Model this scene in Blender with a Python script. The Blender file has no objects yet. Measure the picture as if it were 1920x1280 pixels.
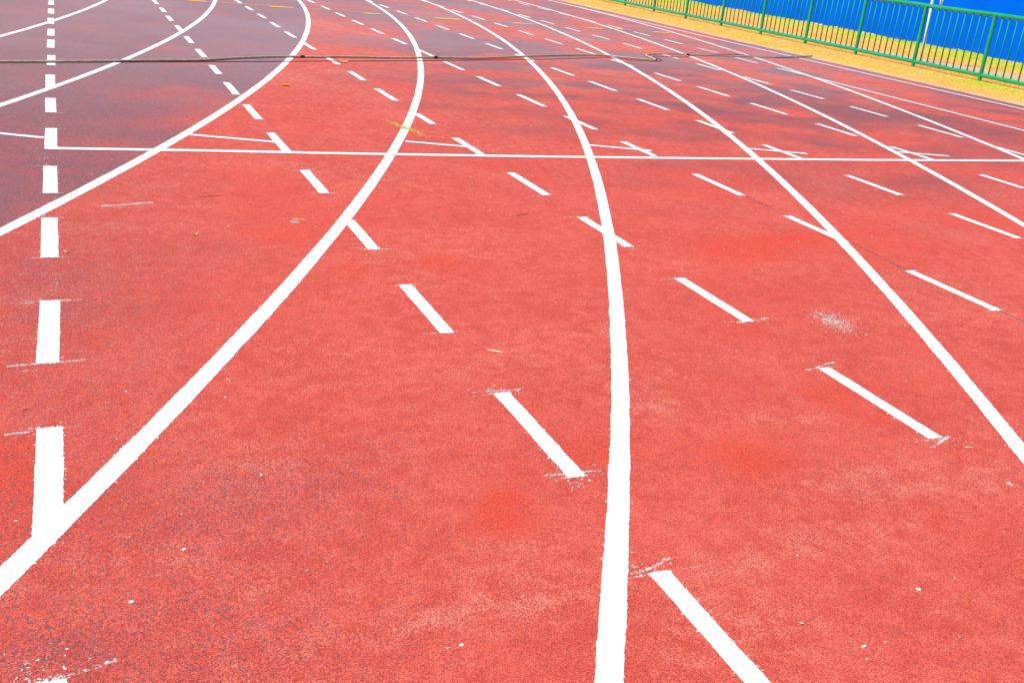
import bpy, math, random
import numpy as np
from mathutils import Matrix, Vector

random.seed(7)
RNG = np.random.default_rng(11)
scene = bpy.context.scene
CAM = {"f":1929.526575866141,"right":[0.920720292965592,-0.37848520084280957,0.09498997244095153],"up":[0.05879796620187401,0.37520452652327013,0.9250753279852251],"fwd":[0.3857679889413816,0.8461504098086975,-0.3677125816295865],"h":1.2870031223258052}
CX = -34.4855367721865
CY = 21.295706104438338
RAD = [35.667,36.945,38.176,39.397,40.619,41.821,43.101,44.245]
ROWX = {"A":-0.088,"B":1.158,"C":2.347,"D":3.584,"E":4.765,"F":5.995,"G":7.2,"H":8.415,"I":9.8}
DASH = {"A":[[0.168,0.694],[1.124,1.65],[2.09,2.596],[3.019,3.55],[4.021,4.563],[4.968,5.494],[5.888,6.43],[6.914,7.41],[7.797,8.381],[8.855,9.403],[9.856,10.403],[10.687,11.213],[11.643,12.169],[12.599,13.126],[13.556,14.082],[14.512,15.038],[15.468,15.994],[16.425,16.951],[17.381,17.907],[18.337,18.863],[19.293,19.82],[20.25,20.776]],"B":[[0.141,0.668],[1.098,1.624],[2.057,2.578],[3.071,3.568],[4.018,4.464],[4.952,5.441],[5.908,6.419],[6.851,7.378],[7.785,8.33],[8.746,9.23],[9.705,10.249],[10.661,11.187],[11.617,12.143],[12.573,13.099],[13.529,14.056],[14.486,15.012],[15.442,15.968],[16.398,16.924],[17.355,17.881],[18.311,18.837],[19.267,19.793],[20.223,20.75]],"C":[[0.137,0.664],[1.094,1.62],[2.029,2.561],[3.006,3.518],[3.965,4.462],[4.895,5.402],[5.89,6.366],[6.829,7.224],[7.748,8.288],[8.722,9.217],[9.64,10.133],[10.657,11.183],[11.613,12.139],[12.569,13.095],[13.525,14.052],[14.482,15.008],[15.438,15.964],[16.394,16.92],[17.351,17.877],[18.307,18.833],[19.263,19.789],[20.219,20.746]],"D":[[0.083,0.609],[1.04,1.566],[1.996,2.522],[2.959,3.488],[3.953,4.431],[4.866,5.387],[5.889,6.344],[6.772,7.287],[7.697,8.258],[8.695,9.241],[9.645,10.212],[10.602,11.129],[11.559,12.085],[12.515,13.041],[13.471,13.997],[14.428,14.954],[15.384,15.91],[16.34,16.866],[17.296,17.823],[18.253,18.779],[19.209,19.735],[20.165,20.691]],"E":[[0.118,0.644],[1.074,1.6],[2.03,2.557],[2.987,3.513],[3.931,4.429],[4.856,5.372],[5.863,6.318],[6.746,7.26],[7.719,8.256],[8.685,9.248],[9.608,10.146],[10.637,11.163],[11.593,12.119],[12.55,13.076],[13.506,14.032],[14.462,14.988],[15.418,15.945],[16.375,16.901],[17.331,17.857],[18.287,18.813],[19.244,19.77],[20.2,20.726]],"F":[[0.101,0.627],[1.057,1.584],[2.014,2.54],[2.97,3.496],[3.926,4.452],[5.023,5.406],[5.88,6.345],[6.756,7.268],[7.691,8.249],[8.632,9.196],[9.566,10.107],[10.62,11.146],[11.577,12.103],[12.533,13.059],[13.489,14.015],[14.445,14.972],[15.402,15.928],[16.358,16.884],[17.314,17.84],[18.271,18.797],[19.227,19.753],[20.183,20.709]],"G":[[0.133,0.659],[1.089,1.615],[2.045,2.571],[3.001,3.527],[3.958,4.484],[4.914,5.44],[5.87,6.396],[6.8,7.339],[7.752,8.277],[8.703,9.254],[9.638,10.148],[10.652,11.178],[11.608,12.134],[12.564,13.09],[13.521,14.047],[14.477,15.003],[15.433,15.959],[16.389,16.915],[17.346,17.872],[18.302,18.828],[19.258,19.784],[20.215,20.741]],"H":[[10.647,11.174],[11.604,12.13],[12.56,13.086],[13.516,14.042],[14.473,14.999],[15.429,15.955],[16.385,16.911],[17.341,17.868],[18.298,18.824],[19.254,19.78],[20.21,20.736]]}
TM = [[[-0.501,6.331],[-0.119,6.16]],[[0.667,6.316],[1.135,6.142]],[[1.961,6.228],[2.33,6.096]],[[3.257,6.204],[3.654,6.056]],[[4.527,6.177],[4.941,6.029]],[[5.856,6.151],[6.291,6.012]]]
HOSE = [[-1.12,8.665],[-0.44,8.862],[-0.093,8.97],[0.164,9.064],[0.449,9.183],[0.751,9.324],[1.113,9.455],[1.363,9.632],[1.621,9.784],[1.942,9.943],[2.264,10.032],[2.494,10.127],[3.27,10.303],[3.552,10.409],[4.098,10.549],[4.679,10.85],[5.258,11.159],[5.833,11.385],[6.087,11.41],[6.277,11.307],[6.487,11.24],[6.642,11.215],[6.714,11.42],[6.743,11.617],[6.845,11.779],[7.092,11.946],[7.543,12.069],[7.636,12.036],[8.186,12.157],[8.735,12.247],[9.356,12.405],[10.242,12.825]]
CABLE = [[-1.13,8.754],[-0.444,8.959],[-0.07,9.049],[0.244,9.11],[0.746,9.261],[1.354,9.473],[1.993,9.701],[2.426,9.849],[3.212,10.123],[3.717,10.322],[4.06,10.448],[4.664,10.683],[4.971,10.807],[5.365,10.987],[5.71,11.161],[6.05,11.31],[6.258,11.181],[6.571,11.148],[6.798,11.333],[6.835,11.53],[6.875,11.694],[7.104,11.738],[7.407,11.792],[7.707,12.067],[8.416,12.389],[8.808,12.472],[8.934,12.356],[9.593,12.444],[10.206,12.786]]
COUP = [[2.087,9.991],[3.545,10.381],[6.657,11.22],[7.603,12.006]]
ORANGE = [[-2.654,16.808],[1.541,15.38],[1.964,15.377],[3.04,15.289]]
ORANGE2 = [[3.277,15.386],[4.289,15.188],[5.136,15.171],[5.898,15.316],[6.19,15.248],[6.749,15.22],[7.959,15.228],[8.353,15.286],[9.025,15.188],[9.19,15.194]]
OSM = [[[1.679,15.365],[1.868,15.347]],[[2.758,15.242],[3.042,15.279]],[[4.085,15.125],[4.29,15.175]],[[5.156,15.101],[5.502,15.15]],[[6.433,15.153],[6.744,15.209]],[[7.653,15.099],[7.945,15.208]],[[8.219,15.27],[8.378,15.312]],[[8.916,15.173],[9.219,15.243]]]
GRAY = [[-0.106,3.793,0.22,0.45,0.8],[0.006,3.557,0.25,0.25,0.6],[-0.115,1.728,0.12,0.1,0.7],[-0.008,1.66,0.1,0.06,0.7],[0.143,1.776,0.08,0.05,0.7],[0.341,2.187,0.18,0.12,0.6],[0.505,2.176,0.12,0.07,0.6],[0.255,2.096,0.2,0.1,0.5],[0.571,2.121,0.12,0.07,0.5],[3.514,3.328,0.25,0.2,0.9],[3.203,3.089,0.12,0.1,0.6],[5.284,4.795,0.5,0.35,0.8],[5.611,5.216,0.4,0.25,0.9],[5.07,5.141,0.45,0.2,0.8],[4.295,4.941,0.35,0.2,0.7],[4.31,5.28,0.3,0.15,0.6],[3.164,5.204,0.3,0.15,0.7],[3.522,5.626,0.25,0.12,0.6],[4.064,5.643,0.3,0.15,0.6],[3.229,4.662,0.25,0.1,0.4],[4.437,4.072,0.3,0.2,0.6],[5.194,6.583,0.4,0.2,0.7],[5.47,6.407,0.4,0.25,0.8],[6.819,9.141,0.6,0.35,0.9],[6.934,8.235,0.6,0.4,0.8],[7.178,7.459,0.6,0.4,0.8],[6.987,7.825,0.5,0.4,0.8],[6.403,9.74,0.5,0.3,0.7],[4.772,8.865,0.5,0.3,0.7],[4.903,8.173,0.5,0.3,0.6],[4.831,9.696,0.5,0.2,0.6],[4.192,9.875,0.4,0.25,0.6],[3.713,8.223,0.3,0.15,0.3],[2.751,7.565,0.35,0.2,0.45],[2.695,7.786,0.3,0.15,0.4],[2.999,6.674,0.35,0.2,0.5],[2.909,6.854,0.3,0.15,0.4],[3.768,6.75,0.3,0.2,0.5],[4.206,6.408,0.35,0.2,0.5],[4.309,12.011,0.6,0.4,0.7],[4.317,13.07,0.6,0.5,0.8],[4.476,15.068,0.6,0.5,0.7],[3.8,10.909,0.5,0.3,0.5],[5.088,12.592,0.6,0.4,0.6],[5.447,12.22,0.6,0.4,0.7],[7.673,14.657,0.7,0.6,0.6],[7.247,15.51,0.7,0.6,0.6],[7.117,17.484,0.8,0.8,0.8],[6.782,18.2,0.8,0.8,0.7],[6.205,18.289,0.8,0.8,0.6],[4.242,17.355,0.6,0.5,0.5],[8.919,12.728,0.6,0.5,0.6],[8.965,14.913,0.7,0.5,0.6],[8.353,11.06,0.5,0.4,0.6],[1.879,8.113,0.15,0.12,0.3],[1.849,8.36,0.12,0.08,0.5],[0.828,3.239,0.12,0.1,0.3],[0.579,4.123,0.2,0.12,0.35],[0.36,4.0,0.2,0.15,0.3],[2.128,3.29,0.1,0.1,0.3],[3.332,3.739,0.25,0.15,0.25],[6.683,5.906,0.6,0.5,0.6],[8.013,7.299,0.6,0.5,0.5],[0.718,2.313,0.1,0.08,0.25],[2.112,2.842,0.15,0.1,0.35],[2.371,3.903,0.12,0.1,0.2],[0.286,1.703,0.08,0.04,0.45],[-0.026,5.516,0.4,0.3,0.4]]
REDB = [[0.545,7.725,0.3,0.25,0.5],[0.75,7.994,0.3,0.2,0.5],[0.884,6.979,0.25,0.3,0.9],[1.044,7.393,0.25,0.3,0.7],[1.003,9.264,0.3,0.25,0.5],[0.842,10.398,0.4,0.25,0.5],[0.341,6.648,0.3,0.2,0.4],[-0.001,8.175,0.3,0.3,0.25],[0.718,6.693,0.2,0.2,0.8],[0.194,6.031,0.3,0.15,0.4],[-0.158,4.677,0.2,0.2,0.5],[-0.216,5.398,0.2,0.1,0.4],[1.982,11.965,0.4,0.3,0.25]]
DUST = [[0.241,4.769,0.14,0.08,0.9],[0.545,4.714,0.12,0.06,0.6],[0.104,4.381,0.3,0.1,0.6],[0.89,1.577,0.14,0.035,0.8],[0.702,1.555,0.15,0.04,0.6],[1.569,1.659,0.12,0.05,0.7],[1.383,1.613,0.12,0.04,0.5],[1.888,1.847,0.18,0.09,0.7],[0.594,1.567,0.1,0.05,0.4],[0.269,1.798,0.1,0.05,0.6],[0.843,1.668,0.15,0.05,0.5],[1.568,2.488,0.1,0.25,0.6],[1.77,2.896,0.08,0.2,0.4],[0.867,1.787,0.1,0.07,0.5],[3.262,4.606,0.2,0.06,0.4],[1.239,3.996,0.25,0.1,0.4],[1.585,3.892,0.25,0.12,0.4],[0.753,5.54,0.4,0.12,0.5],[0.534,5.784,0.2,0.1,0.3],[1.827,1.595,0.2,0.1,0.4],[0.393,1.525,0.12,0.06,0.5],[2.787,2.96,0.12,0.08,0.45],[1.626,4.205,0.3,0.1,0.4],[1.31,1.427,0.15,0.08,0.3],[-0.028,1.971,0.2,0.1,0.3],[0.145,1.907,0.15,0.05,0.4],[0.484,2.333,0.25,0.1,0.3],[1.956,2.223,0.2,0.1,0.35],[2.303,1.782,0.15,0.1,0.4]]
DEEP = [[2.389,2.292,0.3,0.3,0.5],[1.63,2.024,0.15,0.12,0.6],[0.91,1.892,0.12,0.1,0.9],[0.892,2.021,0.1,0.06,0.8],[1.009,2.131,0.12,0.08,0.5],[2.731,3.792,0.4,0.2,0.6],[3.409,4.089,0.5,0.15,0.6],[2.409,1.885,0.2,0.12,0.5],[-0.149,2.47,0.12,0.15,0.9],[-0.101,2.378,0.08,0.1,0.5],[2.445,8.773,0.5,0.4,0.4],[1.308,3.845,0.2,0.1,0.5],[0.685,3.259,0.3,0.3,0.3],[0.966,3.809,0.15,0.12,0.6],[2.898,2.614,0.3,0.2,0.4],[0.33,3.517,0.3,0.25,0.35],[0.709,4.265,0.2,0.1,0.3],[2.577,2.99,0.3,0.15,0.4],[1.288,2.16,0.06,0.06,0.4],[2.038,1.543,0.15,0.12,0.5],[1.525,1.259,0.1,0.08,0.4],[0.128,2.591,0.15,0.1,0.5],[2.636,5.741,0.5,0.3,0.2]]
IT = {"leaf_orange":[1.599,8.278],"leaf_hose":[2.434,9.858],"curl":[0.463,4.274],"cwire":[0.911,4.451],"twig":[[0.549,4.884],[0.657,4.911]],"straw":[[0.914,4.503],[0.97,4.474]],"twig2":[[2.008,4.499],[2.089,4.535]],"leaf_a":[-0.033,4.081],"stalk":[[1.237,2.899],[1.28,2.869]],"bit1":[0.061,1.801],"bit2":[0.177,1.96],"bit3":[1.443,1.279],"bit4":[0.644,1.503],"bit5":[0.616,1.502],"fl1":[[2.351,1.756],[2.355,1.74]],"straw2":[[2.398,1.961],[2.425,1.952]],"curl2":[0.396,2.812],"stalk2":[[-0.066,4.279],[-0.629,13.793]],"red":[0.933,3.384],"bit6":[0.358,1.671],"bit7":[1.711,1.411],"twig3":[[-0.151,2.71],[-0.14,2.718]],"green":[2.096,6.672],"chalk":[2.707,2.948],"brown":[1.303,1.622]}
CLIP = [[2.034,6.886],[2.06,6.777],[2.082,6.689],[2.11,6.62],[2.129,6.517],[2.141,6.382]]
GUIDE = [[3.595,4.863],[3.582,4.431],[3.615,3.953],[3.576,3.489]]


# ---------------------------------------------------------------- camera
cam_data = bpy.data.cameras.new('camera')
cam_data.sensor_width = 36.0
cam_data.lens = CAM['f'] / 1920.0 * 36.0
cam_data.clip_start = 0.05
cam_data.clip_end = 2000.0
cam = bpy.data.objects.new('camera', cam_data)
scene.collection.objects.link(cam)
r, u, w = CAM['right'], CAM['up'], CAM['fwd']
cam.matrix_world = Matrix(((r[0], u[0], -w[0], 0), (r[1], u[1], -w[1], 0), (r[2], u[2], -w[2], CAM['h']), (0, 0, 0, 1)))
scene.camera = cam

# ---------------------------------------------------------------- light
SUN_EL, SUN_AZ = math.radians(54), math.radians(170)     # azimuth of the sun: angle from +X towards +Y
world = bpy.data.worlds.new("World")
scene.world = world
world.use_nodes = True
wn = world.node_tree
sky = wn.nodes.new('ShaderNodeTexSky')
sky.sky_type = 'NISHITA'
sky.sun_disc = False
sky.sun_elevation = SUN_EL
sky.sun_rotation = math.radians(90) - SUN_AZ
sky.dust_density = 1.5
wn.nodes['Background'].inputs[1].default_value = 0.13
wn.links.new(sky.outputs[0], wn.nodes['Background'].inputs[0])
sl = bpy.data.lights.new('sun', 'SUN')
sl.energy = 4.6
sl.angle = math.radians(0.5)
sl.color = (1.0, 0.96, 0.9)
sun = bpy.data.objects.new('sun', sl)
scene.collection.objects.link(sun)
sd = Vector((math.cos(SUN_EL) * math.cos(SUN_AZ), math.cos(SUN_EL) * math.sin(SUN_AZ), math.sin(SUN_EL)))
sun.rotation_euler = sd.to_track_quat('Z', 'Y').to_euler()
scene.view_settings.view_transform = 'Standard'
scene.view_settings.look = 'None'
scene.view_settings.gamma = 1.0
scene.view_settings.use_curve_mapping = False
scene.view_settings.exposure = 0.37

# ---------------------------------------------------------------- helpers
def link(o, parent=None):
    scene.collection.objects.link(o)
    if parent is not None:
        o.parent = parent
    return o

def mesh_obj(name, verts, faces, mat, parent=None, loc=(0, 0, 0), smooth=False, mat_idx=None):
    me = bpy.data.meshes.new(name)
    me.from_pydata([tuple(v) for v in verts], [], [tuple(f) for f in faces])
    for m in (mat if isinstance(mat, (list, tuple)) else [mat]):
        me.materials.append(m)
    if mat_idx is not None:
        me.polygons.foreach_set('material_index', np.array(mat_idx, dtype=np.int32))
    if smooth:
        me.polygons.foreach_set('use_smooth', np.ones(len(me.polygons), dtype=bool))
    me.update()
    o = bpy.data.objects.new(name, me)
    o.location = loc
    return link(o, parent)

def tri_mesh(name, V, F, mat, parent=None):
    """V (n,3) array, F (m,3 or 4) array, quickly."""
    V = np.asarray(V, dtype=np.float32); F = np.asarray(F, dtype=np.int32)
    k = F.shape[1]
    me = bpy.data.meshes.new(name)
    me.vertices.add(len(V)); me.vertices.foreach_set('co', V.ravel())
    me.loops.add(F.size); me.loops.foreach_set('vertex_index', F.ravel())
    me.polygons.add(len(F)); me.polygons.foreach_set('loop_start', np.arange(0, F.size, k, dtype=np.int32))
    me.polygons.foreach_set('loop_total', np.full(len(F), k, dtype=np.int32))
    me.update(calc_edges=True)
    me.materials.append(mat)
    return link(bpy.data.objects.new(name, me), parent)

def tag(o, label=None, cat=None, group=None, kind=None):
    if label: o['label'] = label
    if cat: o['category'] = cat
    if group: o['group'] = group
    if kind: o['kind'] = kind
    return o

def empty(name, loc):
    o = bpy.data.objects.new(name, None)
    o.location = loc
    o.empty_display_size = 0.2
    return link(o)

def vnoise(x, y, seed, scale):
    """smooth value noise 0..1 at world x, y; scale = cells per metre"""
    g = np.random.default_rng(seed).random((256, 256))
    xs, ys = np.asarray(x) * scale + 1000.37, np.asarray(y) * scale + 1000.71
    xi, yi = np.floor(xs).astype(int), np.floor(ys).astype(int)
    fx, fy = xs - xi, ys - yi
    fx, fy = fx * fx * (3 - 2 * fx), fy * fy * (3 - 2 * fy)
    a = g[xi % 256, yi % 256]; b = g[(xi + 1) % 256, yi % 256]
    c = g[xi % 256, (yi + 1) % 256]; d = g[(xi + 1) % 256, (yi + 1) % 256]
    return (a * (1 - fx) + b * fx) * (1 - fy) + (c * (1 - fx) + d * fx) * fy

def fbm(x, y, seed, scale, octaves=4):
    s, a, t = 0, 1.0, 0
    for i in range(octaves):
        s = s + a * vnoise(x, y, seed + i, scale * 2 ** i); t += a; a *= 0.55
    return s / t

def sstep(a, b, v):
    t = np.clip((v - a) / (b - a), 0, 1)
    return t * t * (3 - 2 * t)

# ---------------------------------------------------------------- materials
class NT:
    def __init__(self, name):
        self.m = bpy.data.materials.new(name); self.m.use_nodes = True
        self.t = self.m.node_tree; self.b = self.t.nodes['Principled BSDF']
        self.co = self.t.nodes.new('ShaderNodeTexCoord').outputs['Object']
    def n(self, typ, **kw):
        nd = self.t.nodes.new(typ)
        for k, v in kw.items(): setattr(nd, k, v)
        return nd
    def put(self, sock, v):
        if hasattr(v, 'links'): self.t.links.new(v, sock)
        elif v is not None: sock.default_value = v
    def noise(self, scale, detail=2.0, rough=0.5, vec=None, out='Fac'):
        nd = self.n('ShaderNodeTexNoise')
        self.put(nd.inputs['Vector'], vec if vec is not None else self.co)
        nd.inputs['Scale'].default_value = scale; nd.inputs['Detail'].default_value = detail
        nd.inputs['Roughness'].default_value = rough
        return nd.outputs[out]
    def voro(self, scale, out='Color', vec=None):
        nd = self.n('ShaderNodeTexVoronoi'); self.put(nd.inputs['Vector'], vec if vec is not None else self.co)
        nd.inputs['Scale'].default_value = scale
        return nd.outputs[out]
    def math(self, op, a, b=None, clamp=False):
        nd = self.n('ShaderNodeMath', operation=op, use_clamp=clamp)
        self.put(nd.inputs[0], a); self.put(nd.inputs[1], b)
        return nd.outputs[0]
    def ramp(self, v, a, b, lo=0.0, hi=1.0):
        nd = self.n('ShaderNodeMapRange'); nd.interpolation_type = 'SMOOTHSTEP'
        self.put(nd.inputs[0], v)
        for i, q in enumerate((a, b, lo, hi)): self.put(nd.inputs[i + 1], q)
        return nd.outputs[0]
    def mix(self, f, a, b, blend='MIX'):
        nd = self.n('ShaderNodeMix', data_type='RGBA', blend_type=blend)
        self.put(nd.inputs[0], f)
        for s, v in ((nd.inputs[6], a), (nd.inputs[7], b)):
            self.put(s, (*v, 1.0) if isinstance(v, tuple) and len(v) == 3 else v)
        return nd.outputs[2]
    def attr(self, name):
        return self.n('ShaderNodeAttribute', attribute_name=name).outputs['Fac']
    def bump(self, hgt, strength, dist):
        nd = self.n('ShaderNodeBump'); nd.inputs['Strength'].default_value = strength
        nd.inputs['Distance'].default_value = dist
        self.put(nd.inputs['Height'], hgt)
        self.put(self.b.inputs['Normal'], nd.outputs[0])
    def base(self, c, rough=0.8, spec=0.5, metal=0.0):
        self.put(self.b.inputs['Base Color'], (*c, 1.0) if isinstance(c, tuple) and len(c) == 3 else c)
        self.put(self.b.inputs['Roughness'], rough)
        self.b.inputs['Specular IOR Level'].default_value = spec
        self.b.inputs['Metallic'].default_value = metal
        return self.m

def mat_track():
    k = NT('rubber_track')
    gray, dust_haze, deep, haze_ = k.attr('gray'), k.attr('dust_haze'), k.attr('deep'), k.attr('pale_haze')
    n1 = k.noise(330, 2.0, 0.7)                 # rubber granules, about 3 mm
    n2 = k.noise(150, 2.0, 0.6)
    n3 = k.noise(16, 6.0, 0.65)
    n4 = k.noise(2.6, 6.0, 0.65)
    vc = k.n('ShaderNodeTexVoronoi'); k.put(vc.inputs['Vector'], k.co); vc.inputs['Scale'].default_value = 330
    cell = k.n('ShaderNodeSeparateColor'); k.put(cell.inputs[0], vc.outputs['Color'])
    cr, cg = cell.outputs[0], cell.outputs[1]
    grain = k.math('ADD', k.math('MULTIPLY', k.math('SUBTRACT', n1, 0.5), 1.3), k.math('MULTIPLY', k.math('SUBTRACT', cr, 0.5), 0.45))
    mid = k.math('MULTIPLY', k.math('SUBTRACT', n3, 0.5), 1.2)
    red = k.mix(k.ramp(k.math('ADD', n4, mid), 0.30, 0.70), (0.50, 0.063, 0.041), (0.575, 0.088, 0.060))
    red = k.mix(k.ramp(k.math('ADD', k.math('MULTIPLY', deep, 0.9), k.math('ADD', mid, grain)), 0.25, 0.85), red, (0.575, 0.054, 0.026))
    # dusty rubber, with the far haze painted into the red
    dm = k.ramp(k.math('ADD', k.math('ADD', k.math('MULTIPLY', dust_haze, 0.9), mid), grain), 0.10, 1.15)
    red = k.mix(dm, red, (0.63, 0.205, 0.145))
    # worn granules where the dark under-layer shows: each granule is either red or bare
    prob = k.math('ADD', k.math('MULTIPLY', gray, 0.95), k.math('MULTIPLY', mid, k.math('MULTIPLY', gray, 1.3)))
    gm = k.ramp(k.math('SUBTRACT', k.math('ADD', prob, k.math('MULTIPLY', k.math('SUBTRACT', n1, 0.5), 0.5)), cg), -0.16, 0.24)
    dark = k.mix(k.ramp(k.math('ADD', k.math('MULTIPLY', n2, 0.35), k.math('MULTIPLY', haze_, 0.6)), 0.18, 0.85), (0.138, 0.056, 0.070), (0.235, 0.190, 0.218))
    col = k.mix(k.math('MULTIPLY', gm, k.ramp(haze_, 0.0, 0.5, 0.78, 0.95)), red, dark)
    # grain contrast
    gr = k.ramp(k.math('ADD', grain, 0.5), 0.05, 0.95)
    col = k.mix(1.0, col, k.mix(gr, (0.56, 0.46, 0.55), (1.36, 1.56, 1.50)), 'MULTIPLY')
    # rare bright crumbs
    v = k.n('ShaderNodeTexVoronoi'); k.put(v.inputs['Vector'], k.co); v.inputs['Scale'].default_value = 55
    sp = k.math('MULTIPLY', k.math('LESS_THAN', v.outputs['Distance'], 0.06), k.math('GREATER_THAN', k.noise(6, 3.0), 0.56))
    col = k.mix(k.math('MULTIPLY', sp, 0.7), col, (0.72, 0.55, 0.5))
    k.bump(k.math('ADD', n1, k.math('MULTIPLY', cr, 0.25)), 0.8, 0.004)
    return k.base(col, 0.9, 0.2)

def mat_paint(name='line_paint', col=(0.65, 0.65, 0.645), dirt=0.8):
    k = NT(name)
    n1, n2 = k.noise(300, 2.0, 0.6), k.noise(28, 4.0, 0.65)
    c = k.mix(k.ramp(n2, 0.35, 0.7), tuple(x * 0.88 for x in col), col)
    pits = k.math('MULTIPLY', k.ramp(n1, 0.33, 0.26), k.ramp(n2, 0.52, 0.42))
    c = k.mix(k.math('MULTIPLY', pits, dirt), c, (0.25, 0.16, 0.15))
    k.bump(n1, 0.4, 0.003)
    return k.base(c, 0.8, 0.2)

def mat_faint(name='faint_paint', col=(0.85, 0.83, 0.82), lo=0.46, hi=0.64, sc=160):
    k = NT(name)
    k.base(col, 0.8, 0.2)
    m = k.ramp(k.math('ADD', k.math('MULTIPLY', k.noise(sc, 3.0, 0.6), 0.7), k.math('MULTIPLY', k.noise(30, 3.0), 0.3)), lo, hi)
    k.put(k.b.inputs['Alpha'], m)
    return k.m

def mat_simple(name, a, b, scale, rough=0.7, spec=0.4, bump=0.0, dist=0.002, metal=0.0):
    k = NT(name)
    n = k.noise(scale, 4.0, 0.6)
    if bump: k.bump(n, bump, dist)
    return k.base(k.mix(k.ramp(n, 0.35, 0.65), a, b), rough, spec, metal)

def mat_ground():
    k = NT('dry_lawn')
    dirt = k.attr('dirt'); green = k.attr('green')
    n1, n2, n3 = k.noise(90, 4.0, 0.7), k.noise(9, 5.0, 0.65), k.noise(1.3, 4.0)
    c = k.mix(k.ramp(n2, 0.35, 0.65), (0.62, 0.30, 0.055), (0.80, 0.44, 0.12))
    c = k.mix(k.math('MULTIPLY', green, k.ramp(n1, 0.35, 0.6, 0.5, 1.0)), c, (0.36, 0.46, 0.012))
    c = k.mix(dirt, c, k.mix(n2, (0.50, 0.34, 0.19), (0.68, 0.50, 0.32)))
    c = k.mix(k.ramp(n1, 0.45, 0.3, 0.0, 0.35), c, (0.16, 0.09, 0.03))
    k.bump(n1, 0.8, 0.02)
    return k.base(c, 0.95, 0.1)

def mat_blade():
    k = NT('grass_blades')
    g = k.attr('green')
    rnd = k.noise(60, 1.0)
    c = k.mix(k.ramp(rnd, 0.35, 0.65), (0.68, 0.33, 0.05), (0.88, 0.52, 0.15))
    c2 = k.mix(k.ramp(rnd, 0.35, 0.65), (0.34, 0.47, 0.008), (0.54, 0.62, 0.02))
    k.base(k.mix(g, c, c2), 0.8, 0.15)
    return k.m

M = dict(
    track=mat_track(), paint=mat_paint(), faint=mat_faint(),
    orange=mat_faint('faded_orange_paint', (0.80, 0.33, 0.075), 0.30, 0.44, 60),
    orange_wet=mat_faint('orange_paint', (0.82, 0.40, 0.03), 0.26, 0.38, 60),
    guide=mat_faint('worn_groove', (0.13, 0.075, 0.10), 0.44, 0.60, 90),
    lawn=mat_ground(), blade=mat_blade(),
    green=mat_simple('green_enamel', (0.0, 0.235, 0.080), (0.0, 0.285, 0.10), 3.0, 0.26, 0.5),
    bar=mat_simple('green_enamel_weathered', (0.0, 0.20, 0.062), (0.001, 0.26, 0.08), 3.0, 0.6, 0.25),
    wall=None,
    concrete=mat_simple('gutter_concrete', (0.34, 0.27, 0.24), (0.46, 0.38, 0.34), 12, 0.9, 0.2, 0.5),
    pole=mat_simple('white_enamel', (0.74, 0.77, 0.80), (0.80, 0.82, 0.84), 6, 0.35, 0.5),
    cloth=mat_simple('white_cloth', (0.72, 0.74, 0.80), (0.80, 0.80, 0.84), 20, 0.85, 0.1),
    hose=mat_simple('hose_rubber', (0.37, 0.31, 0.18), (0.48, 0.42, 0.26), 25, 0.5, 0.4, 0.2),
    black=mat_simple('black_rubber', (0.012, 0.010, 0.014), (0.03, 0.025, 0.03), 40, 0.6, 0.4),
    chips=mat_simple('paint_chips', (0.78, 0.72, 0.66), (0.84, 0.83, 0.8), 50, 0.8, 0.2),
    crumbs=mat_simple('pale_crumbs', (0.58, 0.46, 0.42), (0.68, 0.63, 0.60), 50, 0.9, 0.1),
    rubble=mat_simple('broken_render', (0.62, 0.42, 0.32), (0.8, 0.66, 0.56), 30, 0.9, 0.2),
    leaf_o=mat_simple('orange_leaf', (0.62, 0.13, 0.01), (0.75, 0.25, 0.02), 80, 0.7, 0.3),
    leaf_y=mat_simple('yellow_leaf', (0.62, 0.36, 0.05), (0.75, 0.5, 0.12), 80, 0.7, 0.3),
    leaf_b=mat_simple('brown_leaf', (0.22, 0.07, 0.03), (0.35, 0.14, 0.06), 80, 0.8, 0.3),
    straw=mat_simple('straw', (0.66, 0.42, 0.12), (0.80, 0.66, 0.36), 60, 0.7, 0.3),
    clip=mat_simple('grass_clipping', (0.42, 0.42, 0.06), (0.62, 0.52, 0.16), 90, 0.9, 0.1),
)
def mat_wall():
    k = NT('blue_wall_paint')
    v = k.n('ShaderNodeMapping'); k.put(v.inputs['Vector'], k.co); v.inputs['Scale'].default_value = (1, 1, 0.25)
    n = k.noise(1.6, 5.0, 0.6, vec=v.outputs[0]); n2 = k.noise(30, 4.0, 0.6)
    c = k.mix(k.ramp(n, 0.3, 0.7), (0.0, 0.083, 0.54), (0.0, 0.100, 0.60))
    k.bump(n2, 0.25, 0.004)
    return k.base(c, 0.8, 0.02)
M['wall'] = mat_wall()

# ---------------------------------------------------------------- ground with the bank under the wall
EDGE = 10.12          # outer edge of the rubber
WALLX = 15.5
def grid_axis(parts):
    out = []
    for a, b, st in parts:
        n = max(1, int(round((b - a) / st)))
        out += list(np.linspace(a, b, n + 1)[:-1])
    return np.array(out + [parts[-1][1]])

def grid_mesh(name, xs, ys, zf, mat, attrs):
    X, Y = np.meshgrid(xs, ys, indexing='ij')
    X, Y, Z = zf(X, Y)
    V = np.stack([X.ravel(), Y.ravel(), Z.ravel()], 1)
    ny = len(ys)
    i, j = np.meshgrid(np.arange(len(xs) - 1), np.arange(ny - 1), indexing='ij')
    a = (i * ny + j).ravel()
    F = np.stack([a, a + ny, a + ny + 1, a + 1], 1)
    o = tri_mesh(name, V, F, mat)
    for k_, fn in attrs.items():
        at = o.data.attributes.new(k_, 'FLOAT', 'POINT')
        at.data.foreach_set('value', np.clip(fn(V[:, 0], V[:, 1]), 0, 1).astype(np.float32))
    return o

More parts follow.
